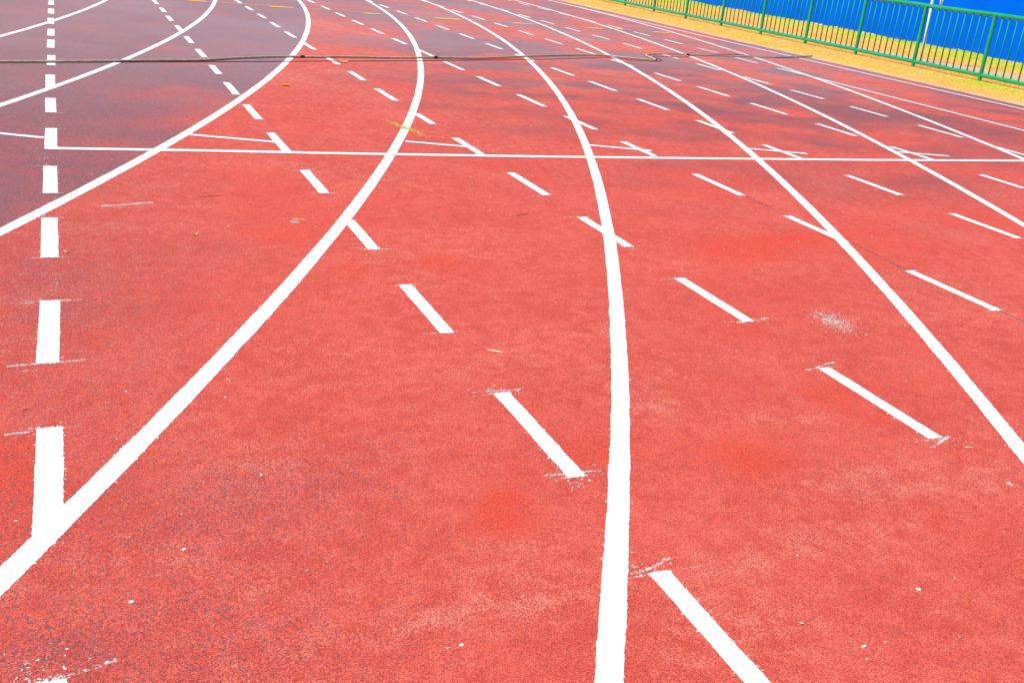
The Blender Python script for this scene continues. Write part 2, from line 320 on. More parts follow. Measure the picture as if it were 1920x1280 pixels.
def bank(x, y):
    b = 0.012 + 0.05 * fbm(x * 0.2, y, 51, 0.9, 4) * sstep(14.45, 14.75, y) + 0.012 * fbm(x, y, 52, 3.0)
    return b * sstep(14.0, 15.35, x)
def ground_z(X, Y):
    return X, Y, -0.010 + bank(X, Y) + 0.006 * (fbm(X, Y, 53, 2.0) - 0.5) * sstep(10.4, 11.0, X)
def f_green(x, y):
    a = 1.15 * sstep(13.9, 15.2, x + 0.5 * (fbm(x, y, 61, 1.4) - 0.5)) * (0.35 + 0.65 * sstep(0.35, 0.6, fbm(x, y, 62, 1.2)))
    a += 0.5 * sstep(12.2, 12.5, x) * sstep(12.95, 12.75, x - 0.06 * (13 - y)) * sstep(0.4, 0.6, fbm(x, y, 66, 1.5))
    b = sstep(0.53, 0.68, fbm(x, y, 63, 0.8)) * 0.35 + 0.8 * np.exp(-((x - 11.3) / 0.35) ** 2 - ((y - 10.6) / 0.7) ** 2)
    return a + b
def f_dirt(x, y):
    e = np.exp(-((x - EDGE - 0.05) / 0.20) ** 2) * (0.4 + 0.9 * fbm(x, y, 64, 2.5))
    return e + 0.35 * sstep(0.55, 0.75, fbm(x, y, 65, 3.0))
gxs = grid_axis([(-900, -60, 210), (-60, 9.6, 8), (9.6, 16.2, 0.08), (16.2, 60, 8), (60, 900, 210)])
gys = grid_axis([(-900, -60, 210), (-60, 4, 8), (4, 30, 0.08), (30, 90, 8), (90, 900, 135)])
ground = grid_mesh('ground', gxs, gys, ground_z, M['lawn'], dict(green=f_green, dirt=f_dirt))
tag(ground, 'dry orange-yellow grass ground between the red track and the blue wall', 'ground', kind='structure')

# ---------------------------------------------------------------- the track
def rad_of(x, y): return np.hypot(x - CX, y - CY)
def gauss(lst, x, y, seed):
    wx = 0.10 * (fbm(x, y, seed, 4.0) - 0.5) * 2; wy = 0.10 * (fbm(x, y, seed + 9, 4.0) - 0.5) * 2
    s = np.zeros_like(x)
    for bx, by, rx, ry, st in lst:
        s = s + st * np.exp(-((x + wx - bx) / rx) ** 2 - ((y + wy - by) / ry) ** 2)
    return s
def f_gray(x, y):
    R = rad_of(x, y)
    ins = sstep(RAD[2] + 0.01, RAD[2] - 0.04, R) * (1.0 + 0.55 * (fbm(x, y, 21, 1.6) - 0.5)) * np.where(y < CY, 1, 0)
    ins = ins - gauss(REDB, x, y, 31) * 0.5
    pn = fbm(x * 0.75, y, 22, 1.7, 5)
    far = sstep(4.2, 8.5, y) * sstep(1.2, 4.5, x)
    pat = sstep(0.42, 0.66, pn) * (0.08 + 0.55 * far) + 0.30 * far * sstep(0.45, 0.62, fbm(x * 0.5, y * 1.6, 19, 3.2, 5))
    mid = gauss(GRAY, x, y, 32) * (0.30 + 0.55 * fbm(x, y, 23, 5.0)) * (0.34 + 0.45 * sstep(3.0, 6.5, y))
    base = 0.04 + 0.26 * sstep(0.95, -0.15, x + 0.5 * (fbm(x, y, 20, 1.5) - 0.5)) + 0.07 * sstep(3, 8, y) + 0.10 * far
    rim = 0.75 * sstep(9.86, 9.95, x + 0.08 * (fbm(x, y, 24, 3.0) - 0.5))
    return np.maximum(np.maximum(ins, base + pat + mid), rim)
def f_pale_haze(x, y): return sstep(5.0, 13.0, y) * (0.75 + 0.5 * (fbm(x, y, 29, 0.8) - 0.5)) + 0.30 * (rad_of(x, y) < RAD[2]) * sstep(13, 7, y)  # far haze painted into the dark granules; inner bend is greyer itself
def f_dust_haze(x, y):
    return gauss(DUST, x, y, 33) * 0.6 + 0.42 * sstep(3.5, 13, y) + 0.20 * sstep(0.5, 0.72, fbm(x, y, 26, 2.2, 5)) + 0.6 * sstep(EDGE - 0.12, EDGE, x)  # dust patches and dusty edge, plus painted haze growing with distance
def f_deep(x, y):
    return gauss(DEEP, x, y, 34) + 0.45 * sstep(0.52, 0.68, fbm(x, y, 27, 1.9, 5))
def track_z(X, Y):
    e = (X > EDGE - 1e-4) & (X < EDGE + 1e-4)
    X = np.where(e, X + 0.10 * (fbm(X, Y, 28, 3.0, 4) - 0.5), X)
    return X, Y, np.zeros_like(X)
txs = grid_axis([(-120, -40, 20), (-40, -2, 2), (-2, -0.8, 0.2), (-0.8, 3.4, 0.028), (3.4, EDGE, 0.045)])
tys = grid_axis([(-60, -2, 4), (-2, 0.9, 0.2), (0.9, 5.5, 0.028), (5.5, 24, 0.045), (24, 120, 4)])
track = grid_mesh('running_track', txs, tys, track_z, M['track'], dict(gray=f_gray, dust_haze=f_dust_haze, deep=f_deep, pale_haze=f_pale_haze))
tag(track, 'worn red rubber running track with grey patches and white lane lines', 'running track', kind='structure')

# infield inside the bend, out of the picture on the left
ang = np.radians(np.arange(-150, 1, 2.0))
vs = [(CX, CY, 0.004), ] + [(CX + 34.3 * math.cos(a), CY + 34.3 * math.sin(a), 0.004) for a in ang]
vs += [(CX + 34.3, 120, 0.004), (CX, 120, 0.004)]
k_ = len(vs)
infield = mesh_obj('field', vs, [(0, i, i + 1) for i in range(1, k_ - 1)], M['lawn'])
tag(infield, 'grass field inside the bend of the running track', 'field', kind='structure')

# ---------------------------------------------------------------- painted lines
def ragged(n, step, amp):
    a = RNG.normal(0, 1, n)
    slow = np.interp(np.arange(n), np.arange(0, n + 40, 12), RNG.normal(0, 1, len(np.arange(0, n + 40, 12))))
    spk = (RNG.random(n) < 0.05) * RNG.random(n) * 2.6
    return amp * (0.45 * a + 0.55 * slow + spk)

def strip(pts, width, z, amp=0.0011, step=0.006, ends=True):
    """ragged painted ribbon along a polyline; returns verts, faces"""
    P_ = np.array(pts, dtype=float)
    seg = np.hypot(*np.diff(P_, axis=0).T); L_ = np.concatenate([[0], np.cumsum(seg)])
    n = max(3, int(L_[-1] / step) + 1)
    t = np.linspace(0, L_[-1], n)
    x, y = np.interp(t, L_, P_[:, 0]), np.interp(t, L_, P_[:, 1])
    dx, dy = np.gradient(x), np.gradient(y); q = np.hypot(dx, dy) + 1e-12
    nx, ny = -dy / q, dx / q
    a, b = width / 2 + ragged(n, step, amp), width / 2 + ragged(n, step, amp)
    V = [(x[i] + nx[i] * a[i], y[i] + ny[i] * a[i], z) for i in range(n)] + [(x[i] - nx[i] * b[i], y[i] - ny[i] * b[i], z) for i in range(n)]
    F = [(i, i + n, i + n + 1, i + 1) for i in range(n - 1)]
    return V, F

def join(parts):
    V, F, I = [], [], []
    for (v, f, mi) in parts:
        o = len(V); V += v; F += [tuple(q + o for q in ff) for ff in f]; I += [mi] * len(f)
    return V, F, I

# curved lane lines: true arcs about one centre, straight beyond the tangent point
for i, R in enumerate(RAD):
    th = []
    a = math.radians(-75)
    while a < 0:
        th.append(a)
        x, y = CX + R * math.cos(a), CY + R * math.sin(a)
        d = math.hypot(x, y)
        a += min(max(0.005, 0.0022 * d), 0.25) / R * (1 if d < 30 else 4)
    pts = [(CX + R * math.cos(a), CY + R * math.sin(a)) for a in th]
    n = len(pts)
    wdt = 0.056 if i >= 2 else 0.052
    P_ = np.array(pts)
    rr = 1.0 * ragged(n, 0.01, 0.0014); rr2 = ragged(n, 0.01, 0.0014)
    co_ = [(-0.009 * max(0.0, min(1.0, (2.4 - (CY + R * math.sin(a_))) / 1.0))) if i == 4 else 0.0 for a_ in th]
    rr = rr + np.array(co_); rr2 = rr2 - np.array(co_)
    V = [(CX + (R + wdt / 2 + rr[j]) * math.cos(th[j]), CY + (R + wdt / 2 + rr[j]) * math.sin(th[j]), 0.0006) for j in range(n)]
    V += [(CX + (R - wdt / 2 - rr2[j]) * math.cos(th[j]), CY + (R - wdt / 2 - rr2[j]) * math.sin(th[j]), 0.0006) for j in range(n)]
    V += [(CX + R + wdt / 2, 118, 0.0006), (CX + R - wdt / 2, 118, 0.0006)]
    F = [(j, j + n, j + n + 1, j + 1) for j in range(n - 1)] + [(n - 1, 2 * n - 1, 2 * n + 1, 2 * n)]
    mesh_obj('lane_line', V, F, M['paint'], track)

# straight outer lines of the sprint chute
v, f = strip([(ROWX['H'] + 0.02, -30), (8.40, 5), (8.42, 10.4)], 0.05, 0.0011, 0.0012, 0.012)
mesh_obj('lane_line', v, f, M['paint'], track)
v, f = strip([(9.86, -30), (9.86, 8.3), (9.79, 11.0), (9.76, 14.4), (9.765, 21)], 0.05, 0.0011, 0.0012, 0.015)
mesh_obj('lane_line', v, f, M['paint'], track)

# start line across all lanes
v, f = strip([(-0.113, 5.902), (0.74, 5.888), (1.46, 5.858), (2.58, 5.838), (3.76, 5.836), (5.27, 5.846), (7.4, 5.895), (9.84, 5.96)], 0.056, 0.0016, 0.0011, 0.006)
tag(mesh_obj('start_line', v, f, M['paint'], track), 'thin white line straight across all lanes')
for a, b in TM:
    v, f = strip([a, b], 0.044, 0.0021, 0.0011, 0.006)
    mesh_obj('stagger_mark', v, f, M['paint'], track)

# dashes
def in_view(x, y):
    d = np.array([x, y, -CAM['h']]); zc = d @ np.array(w)
    if zc < 0.1: return False
    px = 960 + CAM['f'] * (d @ np.array(r)) / zc; py = 640 - CAM['f'] * (d @ np.array(u)) / zc
    return -40 < px < 1960 and -20 < py < 1300
def dash_parts(rn, y0, y1):
    x = ROWX[rn]; wd = 0.062 if rn == 'A' else 0.052
    near = (y0 + y1) / 2 < 9
    zd = 0.0011
    jx = RNG.normal(0, 0.0015 if rn == 'A' else 0.003)
    V, F = strip([(x + jx, y0), (x + jx + RNG.normal(0, 0.002), y1)], wd, zd, 0.0011, 0.005 if near else 0.03)
    parts = [(V, F, 0)]
    if near:                                     # brush-dragged ends
        for ye, sg in ((y0, -1), (y1, 1)):
            v, ff = [], []; m = 15; ex = RNG.random(m) ** 2 * 0.009
            for q in range(m):
                xa = x + jx - wd / 2 + wd * q / m; xb = xa + wd / m * RNG.uniform(0.6, 1.0)
                yy = [ye - sg * 0.002, ye - sg * 0.002, ye + sg * ex[q], ye + sg * ex[q] * RNG.uniform(0.4, 1)]
                v += [(xa, yy[0], zd + 0.0003), (xb, yy[1], zd + 0.0003), (xb, yy[2], zd + 0.0003), (xa, yy[3], zd + 0.0003)]
                ff.append((4 * q, 4 * q + 1, 4 * q + 2, 4 * q + 3) if sg > 0 else (4 * q, 4 * q + 3, 4 * q + 2, 4 * q + 1))
            parts.append((v, ff, 0))
    if near:                                     # brushed overshoot at both ends
        for ye in (y0, y1):
            for side in (-1, 1):
                if RNG.random() < 0.18 or (rn == 'A' and ye < 2.3): continue
                ln = RNG.uniform(0.02, 0.085); tl = RNG.uniform(-0.16, 0.16)
                a = (x + side * wd * 0.42, ye + tl * 0.02); b = (x + side * (wd * 0.5 + ln), ye + tl * ln)
                n = 8; v, ff = [], []
                for q in range(n):
                    t = q / (n - 1); hw = 0.0032 * (1 - t) ** 0.7 * RNG.uniform(0.6, 1.2) + 0.0004
                    px, py = a[0] + (b[0] - a[0]) * t, a[1] + (b[1] - a[1]) * t
                    v += [(px, py - hw, 0.0009), (px, py + hw, 0.0009)]
                ff = [(2 * q, 2 * q + 1, 2 * q + 3, 2 * q + 2) if side < 0 else (2 * q, 2 * q + 2, 2 * q + 3, 2 * q + 1) for q in range(n - 1)]
                parts.append((v, ff, 1))
    return join(parts)
cand = []
for rn, lst in DASH.items():
    for (y0, y1) in lst:
        x = ROWX[rn]
        if x > 8 and y0 < 10: continue
        if rn == 'A' and 1.0 < y0 < 1.2: y1 = 1.603
        if rn == 'A' and 2.0 < y0 < 2.2: y0 = 2.078
        vis = in_view(x, y0) or in_view(x, y1)
        cand.append((0 if vis else 1, math.hypot(x, (y0 + y1) / 2), rn, y0, y1))
cand.sort()
rest = []
for q, (nv, d, rn, y0, y1) in enumerate(cand):
    V, F, I = dash_parts(rn, y0, y1)
    if q < 100 and not nv:
        mesh_obj('dash_mark', V, F, [M['paint'], M['faint']], track, mat_idx=I)
    else:
        rest.append((V, F, 0))
V, F, I = join(rest)
tag(mesh_obj('far_dash_marks', V, F, M['paint'], track), kind='stuff')

# old groove beside one row of dashes, orange mark farther up
for a, b in ((GUIDE[0], GUIDE[1]), (GUIDE[2], GUIDE[3]), ((3.59, 3.0), (3.6, 2.5)), ((2.35, 6.1), (2.36, 6.35))):
    v, f = strip([a, b], 0.014, 0.0003, 0.0015, 0.02)
    mesh_obj('worn_groove', v, f, M['guide'], track)
parts = []
for pl in (ORANGE, ORANGE2):
    v, f = strip(pl, 0.034, 0.0027, 0.003, 0.02); parts.append((v, f, 0))
for a, b in OSM:
    v, f = strip([(a[0] - .05, a[1]), b], 0.085, 0.0034, 0.014, 0.03); parts.append((v, f, 1))
V, F, I = join(parts)
tag(mesh_obj('orange_line', V, F, [M['orange'], M['orange_wet']], track, mat_idx=I), 'faint orange line across the far lanes')

# paint scrapes and part-painted beginnings
def flakes(name, spots, mat, parent, z=0.0004, zj=0.0003, rmin=0.0012, rmax=0.004, elong=2.2):
    """spots: array of x, y"""
    S = np.asarray(spots); n = len(S)
    th = RNG.uniform(0, np.pi * 2, n); rr = RNG.uniform(rmin, rmax, n) * RNG.random(n) ** 0.6 + rmin * 0.5
    el = RNG.uniform(1, elong, n)
    V = np.zeros((n, 6, 3)); 
    for k in range(6):
        a = k * np.pi / 3
        jit = RNG.uniform(0.6, 1.25, n)
        ex, ey = np.cos(a) * rr * el * jit, np.sin(a) * rr * jit
        V[:, k, 0] = S[:, 0] + ex * np.cos(th) - ey * np.sin(th)
        V[:, k, 1] = S[:, 1] + ex * np.sin(th) + ey * np.cos(th)
        V[:, k, 2] = z + RNG.random(n) * zj
    V = V.reshape(-1, 3); b = np.arange(n) * 6
    F = np.concatenate([np.stack([b, b + 1, b + 2, b + 3], 1), np.stack([b, b + 3, b + 4, b + 5], 1)])
    return tri_mesh(name, V, F, mat, parent)

sp = []
for rn, lst in DASH.items():                      # spatter beside the dashes
    for (y0, y1) in lst:
        if y0 > 12: continue
        x = ROWX[rn]
        for ye in (y0, y1):
            n = int(RNG.integers(5, 20))
            sp += [(x + a, ye + b) for a, b in zip(RNG.normal(0, 0.05, n), RNG.normal(0, 0.03, n))]
        sgn = RNG.choice([-1, 1], 26)
        sp += [(x + s_ * (0.027 + abs(RNG.normal(0, 0.003)) + (0.005 if rn == 'A' else 0)), RNG.uniform(y0, y1)) for s_ in sgn]
for x_, y_, n, sx, sy in ((-0.10, 5.72, 60, .03, .10), (-0.09, 6.6, 25, .03, .12), (-0.09, 1.612, 20, .03, .005), (-0.122, 1.65, 8, .003, .025), (-0.06, 1.66, 7, .003, .03), (1.13, 1.64, 24, .03, .012),
                          (1.15, 2.03, 26, .025, .02), (1.14, 2.60, 26, .04, .02), (2.36, 1.99, 20, .04, .02), (-0.09, 4.65, 20, .03, .1), (-0.09, 3.7, 20, .03, .08)):
    sp += [(x_ + a, y_ + b) for a, b in zip(RNG.normal(0, sx, n), RNG.normal(0, sy, n))]
for R in RAD:                                     # spatter along the curves
    for a in RNG.uniform(math.radians(-34), math.radians(-8), 420):
        s_ = RNG.choice([-1, 1]) * (0.029 + abs(RNG.normal(0, 0.004)))
        sp.append((CX + (R + s_) * math.cos(a), CY + (R + s_) * math.sin(a)))
tag(flakes('paint_spatter', sp, M['crumbs'], track, 0.0003, 0.0002, 0.0009, 0.0026), kind='stuff')

# brushed scrapes: faint strips
for pl, wd in (([(-0.115, 1.604), (-0.06, 1.610), (-0.02, 1.620), (0.028, 1.634)], 0.008), ([(1.09, 1.632), (1.14, 1.64), (1.21, 1.668)], 0.009), ([(2.29, 1.985), (2.41, 2.03)], 0.008),
               ([(1.07, 2.598), (1.23, 2.592)], 0.006), ([(1.08, 2.085), (1.24, 2.075)], 0.010), ([(2.27, 2.555), (2.43, 2.60)], 0.012), ([(2.29, 3.0), (2.46, 3.03)], 0.012),
               ([(-0.19, 2.580), (-0.01, 2.592)], 0.007), ([(-0.18, 3.535), (0.01, 3.548)], 0.006), ([(-0.20, 3.014), (0.01, 3.028)], 0.008), ([(0.12, 4.74), (0.34, 4.80)], 0.02)):
    v, f = strip(pl, wd, 0.0004, 0.0022, 0.006)
    mesh_obj('paint_scrape', v, f, M['faint'], track)

# ---------------------------------------------------------------- loose litter, chalk and chips
n = 2600
qx, qy = RNG.uniform(-0.6, 10, n), 1.2 + 11.5 * RNG.random(n) ** 1.2
keep = fbm(qx, qy, 71, 1.1) + RNG.random(n) * 0.35 > 0.62
tag(flakes('litter', np.stack([qx[keep], qy[keep]], 1), M['crumbs'], None, 0.0006, 0.002, 0.0009, 0.0030),
    'tiny pale chips and crumbs strewn over the red track', 'litter', kind='stuff')
n = 900
ca = RNG.normal(0, 1, (n, 2)); cx_ = IT['chalk']
ring = np.stack([cx_[0] + ca[:, 0] * 0.040 + ca[:, 1] * 0.006, cx_[1] + ca[:, 1] * 0.058], 1)
tag(flakes('chalk_dust', ring, M['crumbs'], None, 0.0006, 0.002, 0.0006, 0.0022),
    'patch of scattered white chalk crumbs on the red lane', 'chalk', kind='stuff')
pts = []
CL = np.array(CLIP)
for k in range(700):
    t = np.clip(RNG.normal(0.48, 0.26), 0, 1) * (len(CL) - 1)
    i = min(int(t), len(CL) - 2); c = CL[i] + (CL[i + 1] - CL[i]) * (t - i)
    pts.append((c[0] + RNG.normal(0, 0.018), c[1] + RNG.normal(0, 0.035)))
tag(flakes('grass_clippings', pts, M['clip'], None, 0.0022, 0.003, 0.0010, 0.0034, 3.0),
    'smear of green grass clippings lying across the curved white line', 'clippings', kind='stuff')

def tube(pts, rad, seg=10, caps=True, scale=None):
    P_ = [Vector(p_) for p_ in pts]; V, F = [], []
    prev = None
    for i, p_ in enumerate(P_):
        t = (P_[min(i + 1, len(P_) - 1)] - P_[max(i - 1, 0)]).normalized()
        up_ = Vector((0, 0, 1)) if abs(t.z) < 0.9 else Vector((1, 0, 0))
        s_ = t.cross(up_).normalized(); q = s_.cross(t)
        rr = rad if scale is None else rad * scale[i]
        for k in range(seg):
            a = 2 * math.pi * k / seg
            V.append(tuple(p_ + s_ * (math.cos(a) * rr) + q * (math.sin(a) * rr)))
    for i in range(len(P_) - 1):
        for k in range(seg):
            a, b = i * seg + k, i * seg + (k + 1) % seg
            F.append((a, b, b + seg, a + seg))
    if caps:
        F.append(tuple(range(seg - 1, -1, -1))); F.append(tuple(range(len(V) - seg, len(V))))
    return V, F

def smooth_path(pts, n_per=8):
    P_ = [np.array(p_, float) for p_ in pts]; out = []
    for i in range(len(P_) - 1):
        p0, p1, p2, p3 = P_[max(i - 1, 0)], P_[i], P_[i + 1], P_[min(i + 2, len(P_) - 1)]
        for k in range(n_per):
            t = k / n_per
            out.append(0.5 * ((2 * p1) + (-p0 + p2) * t + (2 * p0 - 5 * p1 + 4 * p2 - p3) * t * t + (-p0 + 3 * p1 - 3 * p2 + p3) * t ** 3))
    out.append(P_[-1]); return [tuple(o) for o in out]

def leaf(name, loc, L_, W_, curl, rot, mat, label, cat='leaf'):
    """folded, curled leaf blade with real thickness and a midrib"""
    n, V, F = 9, [], []
    for i in range(n):
        t = i / (n - 1)
        hw = W_ / 2 * (math.sin(math.pi * min(1, t ** 0.8)) ** 0.8 + 0.02)
        y = (t - 0.5) * L_; zc = curl * 4 * (t - 0.5) ** 2
        for s_, zz in ((-1, 0.30), (0, 0.0), (1, 0.35)):
            V.append((s_ * hw, y, zc + abs(s_) * zz * hw + 0.0015))
    m = len(V)
    V += [(x, y, z - 0.0006) for x, y, z in V]
    for i in range(n - 1):
        for c in (0, 1):
            a = i * 3 + c
            F.append((a, a + 1, a + 4, a + 3)); F.append((m + a, m + a + 3, m + a + 4, m + a + 1))
    o = mesh_obj(name, V, F, mat, loc=(loc[0], loc[1], 0.0))
    o.rotation_euler = (0, 0, rot)
    return tag(o, label, cat)

def stick(name, a, b, rad, mat, label, cat, bow=0.0, lift=0.0):
    a, b = np.array([*a, rad * 0.9]), np.array([*b, rad * 0.9 + lift])
    mid = (a + b) / 2; d = b - a; mid = mid + np.array([-d[1], d[0], 0]) * bow + np.array([0, 0, lift * 0.3])
    pts = smooth_path([a, mid, b], 6)
    org = np.array([a[0], a[1], 0]); pts = [tuple(np.array(q) - org) for q in pts]
    n = len(pts); sc = [0.55 + 0.45 * math.sin(math.pi * (0.15 + 0.7 * i / (n - 1))) + 0.1 * (i % 3 == 0) for i in range(n)]
    V, F = tube(pts, rad, 7, True, sc)
    return tag(mesh_obj(name, V, F, mat, loc=tuple(org), smooth=True), label, cat)

leaf('fallen_leaf', IT['leaf_orange'], 0.075, 0.045, 0.012, 1.1, M['leaf_o'], 'bright orange dry leaf lying on the red lane below the hose')
leaf('fallen_leaf', (IT['leaf_hose'][0], IT['leaf_hose'][1] - 0.05), 0.10, 0.045, 0.012, 1.4, M['leaf_y'], 'yellow dry leaf lying beside the long hose')
leaf('fallen_leaf', (IT['leaf_a'][0], IT['leaf_a'][1]), 0.030, 0.009, 0.004, 0.5, M['leaf_y'], 'small tan leaf at the corner of a white dash')
leaf('fallen_leaf', IT['curl'], 0.032, 0.012, 0.008, -0.9, M['leaf_y'], 'small curled cream leaf with brown tip alone on the red lane')
leaf('fallen_leaf', IT['red'], 0.014, 0.008, 0.002, 0.4, M['leaf_o'], 'tiny crimson leaf scrap near the middle dash')
stick('twig', *IT['twig'], 0.0014, M['leaf_b'], 'thin dark brown twig lying above the curled cream leaf', 'twig', 0.03)
stick('twig', *IT['twig2'], 0.0014, M['leaf_b'], 'short bowed brown twig in the middle lane', 'twig', 0.12)
stick('straw', *IT['straw'], 0.0012, M['straw'], 'thin tan straw just above the white C-shaped clip', 'straw', 0.03)
stick('dry_stalk', *IT['stalk'], 0.0024, M['straw'], 'pale flat dry stalk lying in the centre of the lane', 'stalk', 0.04)
stick('straw', *IT['straw2'], 0.0009, M['straw'], 'tan straw near the right edge between dash and lane line', 'straw', 0.1)
stick('straw', *IT['fl1'], 0.0015, M['chips'], 'short white straw under the lane line at right', 'straw', 0.0)
stick('twig', *IT['twig3'], 0.0009, M['leaf_b'], 'tiny reddish twig left of the white dash column', 'twig', 0.05)
pc = []
for k in range(13):
    a = math.radians(70 + 220 * k / 12)
    pc.append((0.014 * math.cos(a) * 1.2, 0.017 * math.sin(a), 0.0018))
pc = [(0.016, 0.016, 0.0018)] + pc + [(0.018, -0.017, 0.0018)]
V, F = tube(smooth_path(pc, 3), 0.0018, 7)
o = mesh_obj('clip', V, F, M['pole'], loc=(IT['cwire'][0], IT['cwire'][1], 0), smooth=True)
tag(o, 'small white C-shaped plastic clip lying open on the red lane', 'clip')
pc = [(0.004 * math.sin(k * 0.5) - 0.006, -0.018 + 0.0035 * k, 0.0009) for k in range(11)]
V, F = tube(smooth_path(pc, 3), 0.0008, 6)
tag(mesh_obj('fibre', V, F, M['straw'], loc=(IT['curl2'][0], IT['curl2'][1], 0), smooth=True), 'thin pale bent fibre right of the long curved line', 'fibre')
def scrap(loc, L_, W_, rot, label):
    V, F = [], []; n = 9; L_ *= 0.8; W_ *= 0.8
    for zz in (0.0026, 0.0004):
        for k in range(n):
            a = 2 * math.pi * k / n; j = 0.75 + 0.4 * random.random()
            V.append((math.cos(a) * L_ / 2 * j, math.sin(a) * W_ / 2 * j, zz * (0.6 + 0.5 * random.random())))
    F = [tuple(range(n)), tuple(range(2 * n - 1, n - 1, -1))] + [(k, k + n, (k + 1) % n + n, (k + 1) % n) for k in range(n)]
    o = mesh_obj('paper_scrap', V, F, M['chips'], loc=(loc[0], loc[1], 0)); o.rotation_euler = (0, 0, rot)
    tag(o, label, 'scrap')
scrap(IT['bit1'], 0.017, 0.010, -0.6, 'white paper scrap at lower left above the painted scrape')
scrap(IT['bit2'], 0.011, 0.009, 0.4, 'white paper scrap right of the fork in the white line')
scrap(IT['bit3'], 0.013, 0.008, 0.0, 'white paper scrap in the lower right corner lane')
scrap(IT['bit4'], 0.012, 0.009, 0.1, 'larger of two white scraps left of the central line bottom')
scrap(IT['bit5'], 0.006, 0.005, 0.1, 'smaller of two white scraps left of the central line bottom')
scrap(IT['bit7'], 0.013, 0.012, 0.9, 'crumbled white scrap at right of the nearest dash')

# ---------------------------------------------------------------- hose and cable
def lift(i, n): return 0.0125
hs = smooth_path([(x, y, 0.0096) for x, y in HOSE], 7)
hs = [(x, y, z + (0.006 * (vnoise(np.array([x]), np.array([y]), 81, 1.6)[0]))) for x, y, z in hs]
V, F = tube(hs, 0.0093, 10, True, [1.0 if q_[0] < 6.6 else max(0.8, 1 - 0.4 * (q_[0] - 6.6)) for q_ in hs])
hose = mesh_obj('hose', V, F, M['hose'], smooth=True)
tag(hose, 'long olive-brown hose lying across all the lanes of the track', 'hose')
for c in COUP:
    d = [math.hypot(x - c[0], y - c[1]) for x, y, z in hs]; i = int(np.argmin(d)); i = min(max(i, 1), len(hs) - 2)
    p0 = Vector(hs[i]); t = (Vector(hs[i + 1]) - Vector(hs[i - 1])).normalized()
    pts = [p0 + t * s_ for s_ in (-0.022, -0.021, -0.008, -0.007, 0.007, 0.008, 0.021, 0.022)]
    V, F = tube(pts, 0.0108, 12, True, [1, 1.08, 1.08, 1.3, 1.3, 1.08, 1.08, 1])
    mesh_obj('coupling', V, F, M['black'], hose, smooth=False)
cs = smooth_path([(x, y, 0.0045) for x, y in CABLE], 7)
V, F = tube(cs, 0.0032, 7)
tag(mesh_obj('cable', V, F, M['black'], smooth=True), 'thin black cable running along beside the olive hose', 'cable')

# ---------------------------------------------------------------- gutter, wall
gy = np.arange(4, 40, 0.25)
def gutter_x(y): return 12.68 + 0.45 * sstep(15.5, 10.5, y)
V, F = [], []
for i, y in enumerate(gy):
    x = gutter_x(y); hw_ = 0.10 + 0.09 * float(sstep(16, 11, y)); a, b = 0.03 * (random.random() - .5), 0.03 * (random.random() - .5)
    V += [(x - hw_ + a, y, -0.02), (x - hw_ + a, y, 0.004), (x + hw_ + b, y, 0.004), (x + hw_ + b, y, -0.02)]
for i in range(len(gy) - 1):
    for c in range(3):
        q = i * 4 + c; F.append((q, q + 4, q + 5, q + 1))
tag(mesh_obj('path', V, F, M['concrete']), 'narrow pale grey concrete strip in the grass beyond the green fence', 'path', kind='structure')

wall = empty('boundary_wall', (WALLX, 15, 0))
tag(wall, 'long bright blue wall behind the green fence', 'wall')
ys = np.concatenate([np.arange(-25, 4, 3), np.arange(4, 34, 0.5), np.arange(34, 91, 3)])
V, F = [], []
for y in ys:
    dx = 0.012 * math.sin(y * 0.9) + 0.006 * math.sin(y * 2.3)
    V += [(dx, y - 15, -0.25), (dx, y - 15, 2.3), (0.18, y - 15, 2.3), (0.18, y - 15, -0.25)]
for i in range(len(ys) - 1):
    for c in range(3):
        q = i * 4 + c; F.append((q, q + 1, q + 5, q + 4))
F += [(0, 3, 2, 1), (len(V) - 4, len(V) - 3, len(V) - 2, len(V) - 1)]
mesh_obj('wall_panel', V, F, M['wall'], wall)
V = [(x, y, z) for y in (-40, 75) for x, z in ((-0.05, 2.302), (-0.05, 2.38), (0.23, 2.38), (0.23, 2.302))]
mesh_obj('coping', V, [(0, 1, 2, 3), (7, 6, 5, 4), (0, 4, 5, 1), (1, 5, 6, 2), (2, 6, 7, 3), (3, 7, 4, 0)], M['concrete'], wall)

# pale broken render along the wall foot
n = 420
ry = RNG.uniform(8, 34, n); rx = WALLX - 0.02 - abs(RNG.normal(0, 0.05, n))
kp = vnoise(rx, ry, 91, 1.6) > 0.55
rx, ry = rx[kp], ry[kp]; n = len(rx)
rz = bank(rx, ry) + 0.004
V, F = [], []
for i in range(n):
    s_ = RNG.uniform(0.008, 0.03); hh = RNG.uniform(0.006, 0.018)
    for (a, b, c) in ((-1, -1, 0), (1, -1, 0), (1, 1, 0), (-1, 1, 0), (-.6, -.5, 1), (.5, -.6, 1), (.6, .5, 1), (-.5, .6, 1)):
        V.append((rx[i] + a * s_ * 0.5 * RNG.uniform(.7, 1.2), ry[i] + b * s_ * RNG.uniform(.7, 1.3), rz[i] - 0.006 + c * hh))
    q = i * 8
    F += [(q, q + 1, q + 5, q + 4), (q + 1, q + 2, q + 6, q + 5), (q + 2, q + 3, q + 7, q + 6), (q + 3, q, q + 4, q + 7), (q + 4, q + 5, q + 6, q + 7)]
tag(mesh_obj('rubble', V, F, M['rubble']), 'pale broken render crumbs along the foot of the blue wall', 'rubble', kind='stuff')

